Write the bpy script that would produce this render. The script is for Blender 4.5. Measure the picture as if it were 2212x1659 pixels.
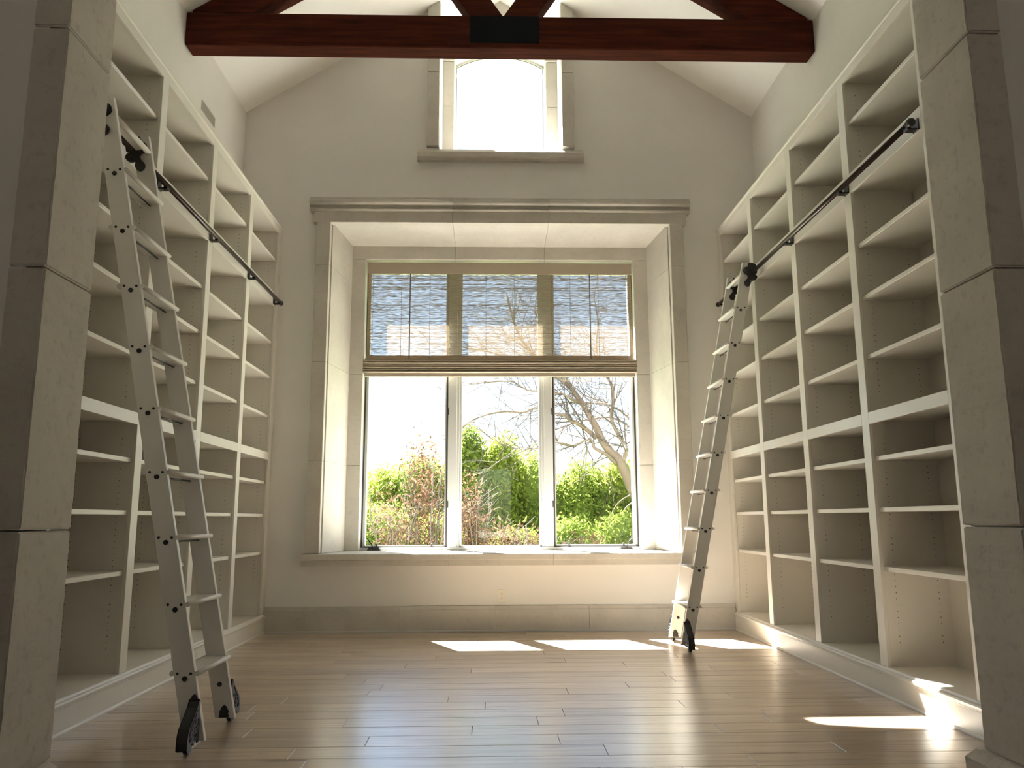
import bpy, bmesh, math, random
import numpy as np
from mathutils import Vector, Matrix

scene = bpy.context.scene
for o in list(bpy.data.objects):
    bpy.data.objects.remove(o)
COL = scene.collection

# ---------------------------------------------------------------- camera
PITCH, YAW, ROLL, FPX = 0.1688, 0.0270, -0.0041, 1721.9
cd = bpy.data.cameras.new('camera'); cam = bpy.data.objects.new('camera', cd); COL.objects.link(cam)
fw = Vector((math.sin(YAW)*math.cos(PITCH), math.cos(YAW)*math.cos(PITCH), math.sin(PITCH)))
r0 = fw.cross(Vector((0, 0, 1))).normalized(); u0 = r0.cross(fw)
rr = math.cos(ROLL)*r0 + math.sin(ROLL)*u0; uu = -math.sin(ROLL)*r0 + math.cos(ROLL)*u0
m3 = Matrix((rr, uu, -fw)).transposed()
cam.matrix_world = Matrix.Translation((-0.10, 0, 1.0)) @ m3.to_4x4()
cd.sensor_fit = 'HORIZONTAL'; cd.sensor_width = 36.0; cd.lens = FPX/2212*36.0
cd.clip_start = 0.05; cd.clip_end = 500
scene.camera = cam

# ---------------------------------------------------------------- light
SUN_DIR = Vector((0.48, -1.0, -1.43)).normalized()      # direction the light travels
sd = bpy.data.lights.new('sun', 'SUN'); sun = bpy.data.objects.new('sun', sd); COL.objects.link(sun)
sun.rotation_euler = SUN_DIR.to_track_quat('-Z', 'Y').to_euler()
sun.location = (-5, 14, 14)
sd.energy = 18.0; sd.angle = math.radians(0.53); sd.color = (1.0, 0.975, 0.945)
w = bpy.data.worlds.new('sky'); scene.world = w; w.use_nodes = True
nt = w.node_tree; nt.nodes.clear()
sky = nt.nodes.new('ShaderNodeTexSky'); sky.sky_type = 'NISHITA'; sky.sun_disc = False
sky.sun_elevation = math.asin(-SUN_DIR.z); sky.sun_rotation = math.atan2(-SUN_DIR.x, -SUN_DIR.y)
sky.altitude = 100; sky.air_density = 1.0; sky.dust_density = 1.0; sky.ozone_density = 1.0
bg = nt.nodes.new('ShaderNodeBackground'); bg.inputs['Strength'].default_value = 0.060
wo = nt.nodes.new('ShaderNodeOutputWorld')
nt.links.new(sky.outputs[0], bg.inputs['Color']); nt.links.new(bg.outputs[0], wo.inputs['Surface'])
scene.view_settings.view_transform = 'Standard'; scene.view_settings.look = 'None'
scene.view_settings.gamma = 1.0; scene.view_settings.use_curve_mapping = False
scene.view_settings.exposure = 2.66
scene.cycles.max_bounces = 14; scene.cycles.diffuse_bounces = 8; scene.cycles.transparent_max_bounces = 24

# ---------------------------------------------------------------- materials
def newmat(name):
    m = bpy.data.materials.new(name); m.use_nodes = True
    t = m.node_tree; b = t.nodes['Principled BSDF']
    return m, t, b
def setp(b, **k):
    n = {'color': 'Base Color', 'rough': 'Roughness', 'metal': 'Metallic', 'spec': 'Specular IOR Level', 'coat': 'Coat Weight'}
    for a, v in k.items():
        b.inputs[n[a]].default_value = (*v, 1) if a == 'color' else v
def noise(t, scale, detail=4, rough=.55, vec=None, sc=None, coord='Object', off=None):
    tc = t.nodes.new('ShaderNodeTexCoord'); mp = t.nodes.new('ShaderNodeMapping')
    t.links.new(tc.outputs[coord], mp.inputs[0])
    if sc: mp.inputs['Scale'].default_value = sc
    if off is not None: t.links.new(off, mp.inputs['Location'])
    n = t.nodes.new('ShaderNodeTexNoise'); n.inputs['Scale'].default_value = scale
    n.inputs['Detail'].default_value = detail; n.inputs['Roughness'].default_value = rough
    t.links.new(mp.outputs[0], n.inputs['Vector'])
    return n
def ramp(t, src, stops):
    r = t.nodes.new('ShaderNodeValToRGB'); e = r.color_ramp.elements
    while len(e) < len(stops): e.new(.5)
    for i, (p, c) in enumerate(stops):
        e[i].position = p; e[i].color = (*c, 1)
    t.links.new(src, r.inputs[0]); return r
def bump(t, b, src, strength, dist=.01):
    n = t.nodes.new('ShaderNodeBump'); n.inputs['Strength'].default_value = strength; n.inputs['Distance'].default_value = dist
    t.links.new(src, n.inputs['Height']); t.links.new(n.outputs[0], b.inputs['Normal'])
def paint(name, col, rough, bs=.05, scale=60, var=.04):
    m, t, b = newmat(name); setp(b, rough=rough)
    n = noise(t, 2.5, 3)
    a = tuple(c*(1-var) for c in col); d = tuple(min(1, c*(1+var)) for c in col)
    t.links.new(ramp(t, n.outputs['Fac'], [(.3, a), (.7, d)]).outputs[0], b.inputs['Base Color'])
    bump(t, b, noise(t, scale, 5).outputs['Fac'], bs, .002)
    return m
def plain(name, col, rough=.5, metal=0, spec=.5):
    m, t, b = newmat(name); setp(b, color=col, rough=rough, metal=metal, spec=spec); return m
def stone_mat(name, col, dark=.78):
    m, t, b = newmat(name); setp(b, rough=.75, spec=.3)
    oi = t.nodes.new('ShaderNodeObjectInfo')
    n1 = noise(t, 3.0, 6, .6); n2 = noise(t, 22, 6, .65)
    r1 = ramp(t, n1.outputs['Fac'], [(.3, tuple(c*.90 for c in col)), (.7, tuple(min(1, c*1.06) for c in col))])
    r2 = ramp(t, n2.outputs['Fac'], [(.34, (dark,)*3), (.46, (1, 1, 1))])
    mx = t.nodes.new('ShaderNodeMix'); mx.data_type = 'RGBA'; mx.blend_type = 'MULTIPLY'; mx.inputs[0].default_value = .35
    t.links.new(r1.outputs[0], mx.inputs[6]); t.links.new(r2.outputs[0], mx.inputs[7])
    r3 = ramp(t, oi.outputs['Random'], [(0, (.94, .94, .94)), (1, (1, 1, 1))])
    m2 = t.nodes.new('ShaderNodeMix'); m2.data_type = 'RGBA'; m2.blend_type = 'MULTIPLY'; m2.inputs[0].default_value = 1
    t.links.new(mx.outputs[2], m2.inputs[6]); t.links.new(r3.outputs[0], m2.inputs[7])
    t.links.new(m2.outputs[2], b.inputs['Base Color'])
    bump(t, b, n2.outputs['Fac'], .35, .006)
    return m
def wood_floor():
    m, t, b = newmat('oak_floor'); setp(b, spec=.9, coat=.9); b.inputs['Coat Roughness'].default_value = .24
    oi = t.nodes.new('ShaderNodeObjectInfo')
    mu = t.nodes.new('ShaderNodeVectorMath'); mu.operation = 'SCALE'; mu.inputs[0].default_value = (37, 53, 11)
    t.links.new(oi.outputs['Random'], mu.inputs['Scale'])
    g = noise(t, 5, 8, .62, sc=(.35, 7, 7), off=mu.outputs[0])
    g2 = noise(t, 2.0, 3, .5, sc=(.5, 2.5, 1), off=mu.outputs[0])
    kn = noise(t, 3.2, 2, .4, sc=(.5, 1.8, 1), off=mu.outputs[0])
    rg = ramp(t, g.outputs['Fac'], [(.25, (.36, .265, .185)), (.5, (.52, .405, .30)), (.75, (.60, .48, .37))])
    rv = ramp(t, oi.outputs['Random'], [(0, (.84, .82, .80)), (.5, (.95, .94, .92)), (1, (1.08, 1.07, 1.04))])
    rk = ramp(t, kn.outputs['Fac'], [(.24, (.45, .38, .34)), (.33, (1, 1, 1))])
    r2 = ramp(t, g2.outputs['Fac'], [(.3, (.85, .83, .80)), (.7, (1.06, 1.05, 1.03))])
    cur = rg.outputs[0]
    for r in (rv, rk, r2):
        x = t.nodes.new('ShaderNodeMix'); x.data_type = 'RGBA'; x.blend_type = 'MULTIPLY'; x.inputs[0].default_value = 1
        t.links.new(cur, x.inputs[6]); t.links.new(r.outputs[0], x.inputs[7]); cur = x.outputs[2]
    t.links.new(cur, b.inputs['Base Color'])
    rr_ = ramp(t, g.outputs['Fac'], [(.3, (.36,)*3), (.7, (.27,)*3)])
    t.links.new(rr_.outputs[0], b.inputs['Roughness'])
    bump(t, b, g.outputs['Fac'], .12, .002)
    return m
def wood_beam():
    m, t, b = newmat('dark_beam_wood'); setp(b, rough=.7, spec=.1)
    g = noise(t, 4, 8, .6, sc=(.5, 7, 7))
    t.links.new(ramp(t, g.outputs['Fac'], [(.3, (.024, .0045, .0022)), (.7, (.085, .018, .008))]).outputs[0], b.inputs['Base Color'])
    bump(t, b, g.outputs['Fac'], .3, .004)
    return m
def glass_mat():
    m = bpy.data.materials.new('window_glass'); m.use_nodes = True; t = m.node_tree; t.nodes.clear()
    o = t.nodes.new('ShaderNodeOutputMaterial'); mx = t.nodes.new('ShaderNodeMixShader')
    tr = t.nodes.new('ShaderNodeBsdfTransparent'); tr.inputs[0].default_value = (.93, .95, .94, 1)
    gl = t.nodes.new('ShaderNodeBsdfGlossy'); gl.inputs['Roughness'].default_value = 0
    lw = t.nodes.new('ShaderNodeLayerWeight'); lw.inputs[0].default_value = .5
    pw = t.nodes.new('ShaderNodeMath'); pw.operation = 'POWER'; pw.inputs[1].default_value = 5
    f = t.nodes.new('ShaderNodeMath'); f.operation = 'MULTIPLY_ADD'; f.inputs[1].default_value = .5; f.inputs[2].default_value = .025
    t.links.new(lw.outputs['Facing'], pw.inputs[0]); t.links.new(pw.outputs[0], f.inputs[0])
    t.links.new(f.outputs[0], mx.inputs[0]); t.links.new(tr.outputs[0], mx.inputs[1]); t.links.new(gl.outputs[0], mx.inputs[2])
    t.links.new(mx.outputs[0], o.inputs[0]); return m
def fabric(name, col, transl, transp, dense=1.0):
    m = bpy.data.materials.new(name); m.use_nodes = True; t = m.node_tree; t.nodes.clear()
    o = t.nodes.new('ShaderNodeOutputMaterial')
    n = noise(t, 26, 6, .7, sc=(.35, 1, 5)); n2 = noise(t, 9, 4, .6, sc=(.6, 1, 3))
    c = ramp(t, n.outputs['Fac'], [(.32, tuple(x*.62 for x in col)), (.62, col)])
    df = t.nodes.new('ShaderNodeBsdfDiffuse'); tl = t.nodes.new('ShaderNodeBsdfTranslucent'); tp = t.nodes.new('ShaderNodeBsdfTransparent')
    t.links.new(c.outputs[0], df.inputs[0]); t.links.new(c.outputs[0], tl.inputs[0])
    m1 = t.nodes.new('ShaderNodeMixShader'); m1.inputs[0].default_value = transl
    t.links.new(df.outputs[0], m1.inputs[1]); t.links.new(tl.outputs[0], m1.inputs[2])
    m2 = t.nodes.new('ShaderNodeMixShader')
    rt = ramp(t, n.outputs['Fac'], [(.40, (transp*.4,)*3), (.70, (min(1, transp*2.2),)*3)])
    t.links.new(rt.outputs[0], m2.inputs[0])
    t.links.new(m1.outputs[0], m2.inputs[1]); t.links.new(tp.outputs[0], m2.inputs[2])
    t.links.new(m2.outputs[0], o.inputs[0]); return m
def leaf_mat(name, c1, c2, tr=.45):
    m = bpy.data.materials.new(name); m.use_nodes = True; t = m.node_tree; t.nodes.clear()
    o = t.nodes.new('ShaderNodeOutputMaterial'); n = noise(t, 2.4, 4, .7)
    c = ramp(t, n.outputs['Fac'], [(.35, c1), (.65, c2)])
    df = t.nodes.new('ShaderNodeBsdfDiffuse'); tl = t.nodes.new('ShaderNodeBsdfTranslucent'); mx = t.nodes.new('ShaderNodeMixShader')
    mx.inputs[0].default_value = tr
    t.links.new(c.outputs[0], df.inputs[0]); t.links.new(c.outputs[0], tl.inputs[0])
    t.links.new(df.outputs[0], mx.inputs[1]); t.links.new(tl.outputs[0], mx.inputs[2]); t.links.new(mx.outputs[0], o.inputs[0])
    return m

M = {
 'wall': paint('wall_paint', (.765, .745, .715), .85, .08, 90, .02),
 'ceil': paint('ceiling_paint', (.84, .83, .805), .85, .05, 90, .02),
 'cab': paint('cabinet_paint', (.705, .675, .62), .34, .02, 40, .015),
 'ladder': paint('ladder_paint', (.69, .662, .62), .36, .02, 40, .02),
 'stone': stone_mat('limestone', (.585, .55, .495)),
 'pillar': stone_mat('weathered_limestone', (.60, .56, .50), .6),
 'floor': wood_floor(), 'beam': wood_beam(), 'glass': glass_mat(),
 'sub': plain('dark_subfloor', (.10, .07, .045), .9),  # dark colour of the slab and edges under the boards
 'black': plain('black_iron', (.012, .011, .012), .42),
 'rail': plain('oil_rubbed_bronze_rail', (.07, .055, .05), .30, .8),
 'iron': plain('cast_iron_relief', (.10, .10, .115), .45, .5),
 'winwhite': paint('window_paint', (.50, .50, .485), .4, .02, 40, .01),
 'gasket': plain('dark_weatherstrip', (.035, .03, .028), .6),
 'crank': plain('bronze_crank', (.03, .025, .024), .35, .2),
 'fabric': fabric('woven_shade', (.60, .52, .42), .42, .0),
 'hem': fabric('shade_hem', (.62, .50, .38), .30, .01),
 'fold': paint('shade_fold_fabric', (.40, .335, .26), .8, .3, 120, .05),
 'cord': plain('shade_cord', (.22, .17, .13), .8),
 'outlet': plain('outlet_plastic', (.78, .74, .64), .4),
 'slot': plain('outlet_slot', (.10, .08, .06), .7),
 'hole': plain('shelf_pin_hole', (.055, .048, .036), .9),
 'vent': plain('vent_metal', (.42, .39, .34), .5),
 'steel': plain('blackened_steel_plate', (.005, .006, .010), .8, 0, .15),
 'leafA': leaf_mat('evergreen_leaves', (.14, .20, .045), (.30, .36, .08)),
 'leafB': leaf_mat('yellow_green_leaves', (.20, .27, .05), (.38, .42, .09), .55),
 'leafC': leaf_mat('brown_leaves', (.085, .046, .03), (.20, .12, .075), .35),
 'mass': leaf_mat('inner_leaf_mass', (.15, .21, .05), (.24, .30, .08), .3),  # green blobs filling the gaps behind the leaves
 'bark': paint('grey_bark', (.20, .145, .115), .9, .5, 20, .2),
 'twig': paint('twig_bark', (.105, .078, .068), .9, .2, 20, .1),
 'grass': paint('lawn', (.12, .17, .05), .95, .5, 9, .3),
 'ext': paint('bounce_terrace_paving', (.26, .24, .20), .9, .2, 30, .03),  # colour of the added bounce plane behind the hall
}

# ---------------------------------------------------------------- mesh helpers
class G:
    def __init__(s): s.v = []; s.f = []; s.sm = []
    def add(s, vs, fs, smooth=False):
        n = len(s.v); s.v += [tuple(v) for v in vs]; s.f += [tuple(i+n for i in f) for f in fs]; s.sm += [smooth]*len(fs); return s
    def box(s, x0, x1, y0, y1, z0, z1):
        x0, x1 = sorted((x0, x1)); y0, y1 = sorted((y0, y1)); z0, z1 = sorted((z0, z1))
        return s.add([(x0, y0, z0), (x1, y0, z0), (x1, y1, z0), (x0, y1, z0), (x0, y0, z1), (x1, y0, z1), (x1, y1, z1), (x0, y1, z1)],
              [(0, 3, 2, 1), (4, 5, 6, 7), (0, 1, 5, 4), (1, 2, 6, 5), (2, 3, 7, 6), (3, 0, 4, 7)])
    def cbox(s, x0, x1, y0, y1, z0, z1, c=.003):
        """box with chamfered edges"""
        x0, x1 = sorted((x0, x1)); y0, y1 = sorted((y0, y1)); z0, z1 = sorted((z0, z1))
        bm = bmesh.new(); bmesh.ops.create_cube(bm, size=1)
        for v in bm.verts:
            v.co = Vector(((x0+x1)/2+v.co.x*(x1-x0), (y0+y1)/2+v.co.y*(y1-y0), (z0+z1)/2+v.co.z*(z1-z0)))
        bmesh.ops.bevel(bm, geom=bm.edges[:], offset=c, segments=1, affect='EDGES')
        bm.verts.index_update(); s.add([v.co for v in bm.verts], [[v.index for v in f.verts] for f in bm.faces]); bm.free(); return s
    def prism(s, pts, a0, a1, axis, smooth=False):
        """polygon in the plane normal to axis, extruded a0..a1; pts are the two other coordinates in xyz order"""
        def P(p, a):
            return {'x': (a, p[0], p[1]), 'y': (p[0], a, p[1]), 'z': (p[0], p[1], a)}[axis]
        n = len(pts)
        s.add([P(p, a0) for p in pts]+[P(p, a1) for p in pts], [tuple(range(n))[::-1], tuple(range(n, 2*n))]+[(i, (i+1) % n, n+(i+1) % n, n+i) for i in range(n)], False)
        if smooth:
            for k in range(n): s.sm[-1-k] = True
        return s
    def hexa(s, lo, hi):
        """two quads (each four points, same winding) joined"""
        return s.add(list(lo)+list(hi), [(3, 2, 1, 0), (4, 5, 6, 7), (0, 1, 5, 4), (1, 2, 6, 5), (2, 3, 7, 6), (3, 0, 4, 7)])
    def tube(s, pts, rad, n=10, caps=True):
        pts = [Vector(p) for p in pts]; R = rad if isinstance(rad, (list, tuple)) else [rad]*len(pts)
        vs = []; fs = []; up = None
        for i, p in enumerate(pts):
            d = (pts[min(i+1, len(pts)-1)]-pts[max(i-1, 0)]).normalized()
            if up is None: up = Vector((0, 0, 1)) if abs(d.z) < .9 else Vector((1, 0, 0))
            a = d.cross(up).normalized(); b = a.cross(d).normalized(); up = b
            for k in range(n):
                t = 2*math.pi*k/n; vs.append(p+a*R[i]*math.cos(t)+b*R[i]*math.sin(t))
        for i in range(len(pts)-1):
            for k in range(n): fs.append((i*n+k, i*n+(k+1) % n, (i+1)*n+(k+1) % n, (i+1)*n+k))
        s.add(vs, fs, True)
        if caps:
            m = len(s.v)-len(vs); s.add([], []); s.f.append(tuple(m+k for k in range(n))[::-1]); s.f.append(tuple(m+(len(pts)-1)*n+k for k in range(n))); s.sm += [False, False]
        return s
    def disc(s, c, axis, r, h, n=12):
        c = Vector(c); ax = {'x': Vector((1, 0, 0)), 'y': Vector((0, 1, 0)), 'z': Vector((0, 0, 1))}[axis]
        return s.tube([c-ax*h/2, c+ax*h/2], r, n)
    def sphere(s, c, r, n=12, m=8, sc=(1, 1, 1)):
        vs = []; fs = []
        for i in range(m+1):
            ph = math.pi*i/m
            for k in range(n):
                t = 2*math.pi*k/n
                vs.append((c[0]+r*sc[0]*math.sin(ph)*math.cos(t), c[1]+r*sc[1]*math.sin(ph)*math.sin(t), c[2]+r*sc[2]*math.cos(ph)))
        for i in range(m):
            for k in range(n): fs.append((i*n+k, (i+1)*n+k, (i+1)*n+(k+1) % n, i*n+(k+1) % n))
        return s.add(vs, fs, True)
def wloc(o):
    p = Vector((0, 0, 0))
    while o: p += o.location; o = o.parent
    return p
def fixn(me):
    bm = bmesh.new(); bm.from_mesh(me); bmesh.ops.recalc_face_normals(bm, faces=bm.faces); bm.to_mesh(me); bm.free()
def tag(o, label=None, cat=None, group=None, kind=None):
    if label: o['label'] = label
    if cat: o['category'] = cat
    if group: o['group'] = group
    if kind: o['kind'] = kind
    return o
def obj(name, g, mat, parent=None, origin=None, label=None, cat=None, group=None, kind=None, fix=True):
    me = bpy.data.meshes.new(name); base = wloc(parent) if parent else Vector((0, 0, 0))
    org = Vector(origin) if origin is not None else base
    me.from_pydata([tuple(Vector(v)-org) for v in g.v], [], g.f)
    if fix: fixn(me)
    if any(g.sm):
        if len(me.polygons) == len(g.sm): me.polygons.foreach_set('use_smooth', g.sm)
    me.materials.append(mat)
    o = bpy.data.objects.new(name, me); COL.objects.link(o)
    if parent: o.parent = parent
    o.location = org-base
    return tag(o, label, cat, group, kind)
def thing(name, loc, label, cat, group=None, kind=None):
    o = bpy.data.objects.new(name, None); COL.objects.link(o); o.location = loc; o.empty_display_size = .1
    return tag(o, label, cat, group, kind)
def struct(name, loc, label, cat): return thing(name, loc, label, cat, None, 'structure')

rnd = random.Random(7)
HW, DB = 2.57, 7.544                  # half width to the side walls, back wall plane
def zc(x): return 5.068+(HW-abs(x))*.633      # ceiling height

# ================================================================ SETTING
# ---- floor: separate boards
fl = struct('floor', (0, 5, 0), 'light oak board floor running side to side across the library', 'floor')
g = G().box(-3.6, 3.6, -4.3, 7.7, -.12, -.016); obj('subfloor', g, M['sub'], fl)
YL = 5.721+.1735*10
row = 0
y1 = YL
while y1 > 2.66:
    y0 = y1-.1735
    x = -2.20-rnd.random()*1.2 if row else -2.2
    while x < 2.20:
        L = rnd.choice([.9, 1.2, 1.5, 1.9, 2.2])*rnd.uniform(.85, 1.1)
        a, b = max(x, -2.20), min(x+L, 2.20)
        if b-a > .05:
            if 2.20-b < .25: b = 2.20
            dz = rnd.uniform(-.0006, 0)
            obj('plank', G().cbox(a+.0008, b-.0008, y0+.0010, y1-.0010, -.016, dz, .0016), M['floor'], fl, origin=((a+b)/2, (y0+y1)/2, 0))
            x = b
        else: x += L
    y1 = y0; row += 1
YN = y1
obj('plank', G().cbox(-2.2, 2.2, YL+.001, DB+.02, -.016, 0, .001), M['floor'], fl, origin=(0, YL+.05, 0))
g = G(); y = YN
while y > -4.1:
    x = -3.5-rnd.random()
    while x < 3.5:
        L = rnd.uniform(.9, 2.3); g.box(max(x, -3.5)+.001, min(x+L, 3.5)-.001, y-.1725, y-.001, -.016, 0); x += L
    y -= .1735
obj('hall_boards', g, M['floor'], fl, kind='stuff')
g = G()
for s in (-1, 1): g.box(s*2.2, s*3.0, YN, 7.6, -.016, -.001)
obj('floor_edge', g, M['sub'], fl)

# ---- back wall
g = G(); X = 2.75; ya, yb = DB, 8.26
g.box(-X, X, ya, yb, -.1, .60); g.box(-X, -1.70, ya, yb, .60, 3.95); g.box(1.70, X, ya, yb, .60, 3.95)
g.box(-X, X, ya, yb, 3.95, 4.655)
for s in (-1, 1):
    g.prism([(s*X, 4.655), (s*.62, 4.655), (s*.62, zc(.62)+.12), (s*X, zc(X)+.12)], ya, 8.43, 'y')
g.box(-X, X, yb, 8.70, -.6, .68); g.box(-X, -1.43, yb, 8.70, .68, 3.73); g.box(1.43, X, yb, 8.70, .68, 3.73); g.box(-X, X, yb, 8.70, 3.73, 4.655)
obj('wall_back', g, M['wall'], None, (0, DB, 0), 'pale gabled end wall around the two windows', 'wall', kind='structure')
for s, nm, lb in ((-1, 'wall_left', 'pale side wall above the left bookcase'), (1, 'wall_right', 'pale side wall above the right bookcase')):
    obj(nm, G().box(s*HW, s*2.78, 3.04, 8.70, -.1, 5.09), M['wall'], None, (s*HW, 5.5, 0), lb, 'wall', kind='structure')
# front wall with the opening the camera looks through
g = G()
for s in (-1, 1):
    g.box(s*1.74, s*3.7, 2.745, 3.04, -.1, 3.5)
    g.box(s*2.16, s*2.78, 3.04, 3.735, -.1, 5.05)
g.prism([(-3.7, 3.5), (3.7, 3.5), (3.7, 5.2), (2.75, 5.2), (0, 6.95), (-2.75, 5.2), (-3.7, 5.2)], 2.745, 3.04, 'y')
obj('wall_front', g, M['wall'], None, (0, 2.9, 0), 'wall with the wide stone opening nearest the camera', 'wall', kind='structure')
# ceiling
g = G()
for s in (-1, 1):
    g.prism([(s*2.80, zc(2.80)), (0, zc(0)), (0, zc(0)+.2), (s*2.80, zc(2.80)+.2)], 2.75, 8.44, 'y')
obj('ceiling', g, M['ceil'], None, (0, 5.5, 5), 'white sloping vaulted ceiling', 'ceiling', kind='structure')
# hall behind the camera
g = G()
for s in (-1, 1): g.box(s*3.4, s*3.7, -4.3, 2.745, -.1, 3.8)
g.box(-3.7, -.42, -4.3, -4.0, -.1, 3.8); g.box(.42, 3.7, -4.3, -4.0, -.1, 3.8); g.box(-.42, .42, -4.3, -4.0, 2.3, 3.8); g.box(-.42, .42, -4.3, -4.0, -.1, .55)  # rear-wall opening, out of view, sized for the fill light it lets in
g.box(-3.7, 3.7, -4.3, 2.745, 3.6, 3.9)
obj('wall_rear', g, M['wall'], None, (0, -4, 0), 'walls of the hall behind the camera', 'wall', kind='structure')
# baseboard of the back wall: stone blocks
bb = struct('baseboard_back', (0, DB, 0), 'stone baseboard along the window wall', 'baseboard')
js = [-2.15, -1.783, -.925, -.062, .80, 1.66, 2.15]
for a, b in zip(js, js[1:]):
    pr = [(7.500, 0), (7.500, .195), (7.512, .200), (7.522, .226), (DB+.004, .226), (DB+.004, 0)]
    obj('stone', G().prism(pr, a+.0015, b-.0015, 'x'), M['stone'], bb)
obj('shoe_moulding', G().prism([(7.488, 0), (7.488, .010), (7.494, .017), (7.501, .018), (7.501, 0)], -2.15, 2.15, 'x'), M['winwhite'], bb)

# ---- stone piers of the opening
for s, nm, lb in ((-1, 'trim_3', 'limestone jamb of the opening at the left edge of the photo'), (1, 'trim_4', 'limestone jamb of the opening at the right edge of the photo')):
    t = struct(nm, (s*1.75, 2.87, 0), lb, 'trim')
    zs = [.165, .97, 1.885, 2.81, 3.52]
    for a, b in zip(zs, zs[1:]):
        gg = G(); c = .006
        bm = bmesh.new(); bmesh.ops.create_cube(bm, size=1)
        for v in bm.verts: v.co = Vector((s*1.765+(.035 if s < 0 else 0)+v.co.x*.13, (2.900 if s < 0 else 2.872)+v.co.y*(.33 if s < 0 else .345), (a+b)/2+v.co.z*(b-a-.006)))
        bmesh.ops.bevel(bm, geom=bm.edges[:], offset=c, segments=2, affect='EDGES')
        # chipped arrises
        bmesh.ops.subdivide_edges(bm, edges=[e for e in bm.edges if abs(e.verts[0].co.z-e.verts[1].co.z) > .5], cuts=26)
        for v in bm.verts:
            if min(abs(abs(v.co.x)-1.70), abs(v.co.y-2.7075), abs(v.co.y-3.0425)) < .0001 or True:
                v.co += Vector((rnd.uniform(-1, 1), rnd.uniform(-1, 1), 0))*.0011
        bm.verts.index_update()
        gg.add([v.co for v in bm.verts], [[v.index for v in f.verts] for f in bm.faces]); bm.free()
        obj('stone', gg, M['pillar'], t)
    gg = G(); zt, zh = .135, .168
    def ring(e, z): return [(s*1.74-.09-e, 2.885-.20-e, z), (s*1.74+.09+e, 2.885-.20-e, z), (s*1.74+.09+e, 2.885+.20+e, z), (s*1.74-.09-e, 2.885+.20+e, z)]
    gg.hexa(ring(0, 0), ring(0, zt)); gg.hexa(ring(0, zt), ring(-.028, zh))
    obj('plinth_stone', gg, M['pillar'], t)
t = struct('trim_5', (0, 2.87, 3.5), 'limestone lintel over the opening', 'trim')
for a, b in ((-1.83, -.6), (-.6, .6), (.6, 1.83)):
    obj('stone', G().cbox(a+.002, b-.002, 2.71, 3.04, 3.50, 3.72, .006), M['pillar'], t)

# ---- stone surround of the big window
T1 = struct('trim_1', (0, DB, .6), 'limestone surround and cornice of the large lower window', 'window surround')
def stone(g, t): return obj('stone', g, M['stone'], t)
zj = [.702, 1.55, 2.49, 3.45, 3.902]
def xr(y): return 1.668-(y-7.47)/(8.144-7.47)*.105            # splayed reveal face
def zh(y): return 3.902-(y-7.47)/(8.144-7.47)*.030
for s in (-1, 1):
    for a, b in zip(zj, zj[1:]):
        top = b > 3.8
        stone(G().cbox(s*1.668, s*1.80, 7.472, DB+.002, a+.001, b-.001, .004), T1)
        y0, y1 = DB+.002, 8.144
        lo = [(s*xr(y0), y0, a+.001), (s*xr(y1), y1, a+.001), (s*1.70, y1, a+.001), (s*1.70, y0, a+.001)]
        hi = [(p[0], p[1], (zh(p[1]) if top else b-.001)) for p in lo]
        stone(G().hexa(lo, hi), T1)
    for a, b in ((.702, 1.55), (1.55, 2.49), (2.49, 3.73)):
        stone(G().cbox(s*1.421, s*1.69, 8.144, 8.25, a+.001, b-.001, .004), T1)
    gx = G().box(s*1.422, s*1.56, 8.25, 8.27, .69, 3.75)
    obj('bead', gx, M['winwhite'], T1)
for a, b in ((-1.70, -.475), (-.475, .472), (.472, 1.70)):
    y0, y1 = DB-.07, 8.144
    stone(G().hexa([(a+.001, y0, zh(y0)), (b-.001, y0, zh(y0)), (b-.001, y1, zh(y1)), (a+.001, y1, zh(y1))],
                   [(a+.001, y0, 3.95), (b-.001, y0, 3.95), (b-.001, y1, 3.95), (a+.001, y1, 3.95)]), T1)
    stone(G().cbox(max(a, -1.69)+.001, min(b, 1.69)-.001, 8.144, 8.25, 3.73, 3.90, .004), T1)
for a, b in ((-1.0, -.476), (-.476, .471), (.471, 1.0)):
    e = lambda v, w: v if abs(v) < .9 else math.copysign(w, v)
    stone(G().cbox(e(a, 1.835)+.001, e(b, 1.835)-.001, 7.468, DB+.002, 3.880, 3.992, .003), T1)
    # cornice: two roll mouldings
    def roll(zc_, rz, yf, n=10): return [(yf+.03-.03*math.cos(t_), zc_+rz*math.sin(t_)) for t_ in [(-math.pi/2+math.pi*i/n) for i in range(n+1)]]
    pr = roll(4.008, .016, 7.438)+[(7.456, 4.030), (7.454, 4.046)]+roll(4.078, .028, 7.412)+[(7.440, 4.118), (7.440, 4.130), (DB+.004, 4.130), (DB+.004, 3.992)]
    stone(G().prism(pr, e(a, 1.872)+.001, e(b, 1.872)-.001, 'x', True), T1)
# sill
for a, b in ((-1.83, -.481), (-.481, .474), (.474, 1.83)):
    g = G()
    pr = [(7.452, .590), (7.458, .640), (7.438, .646), (7.438, .690), (7.444, .698), (7.46, .700), (DB, .700), (DB, .590)]
    g.prism(pr, a+.001, b-.001, 'x')
    a2, b2 = max(a, -1.70), min(b, 1.70); g.box(a2+.001, b2-.001, DB, 8.26, .60, .700)
    stone(g, T1)

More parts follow.
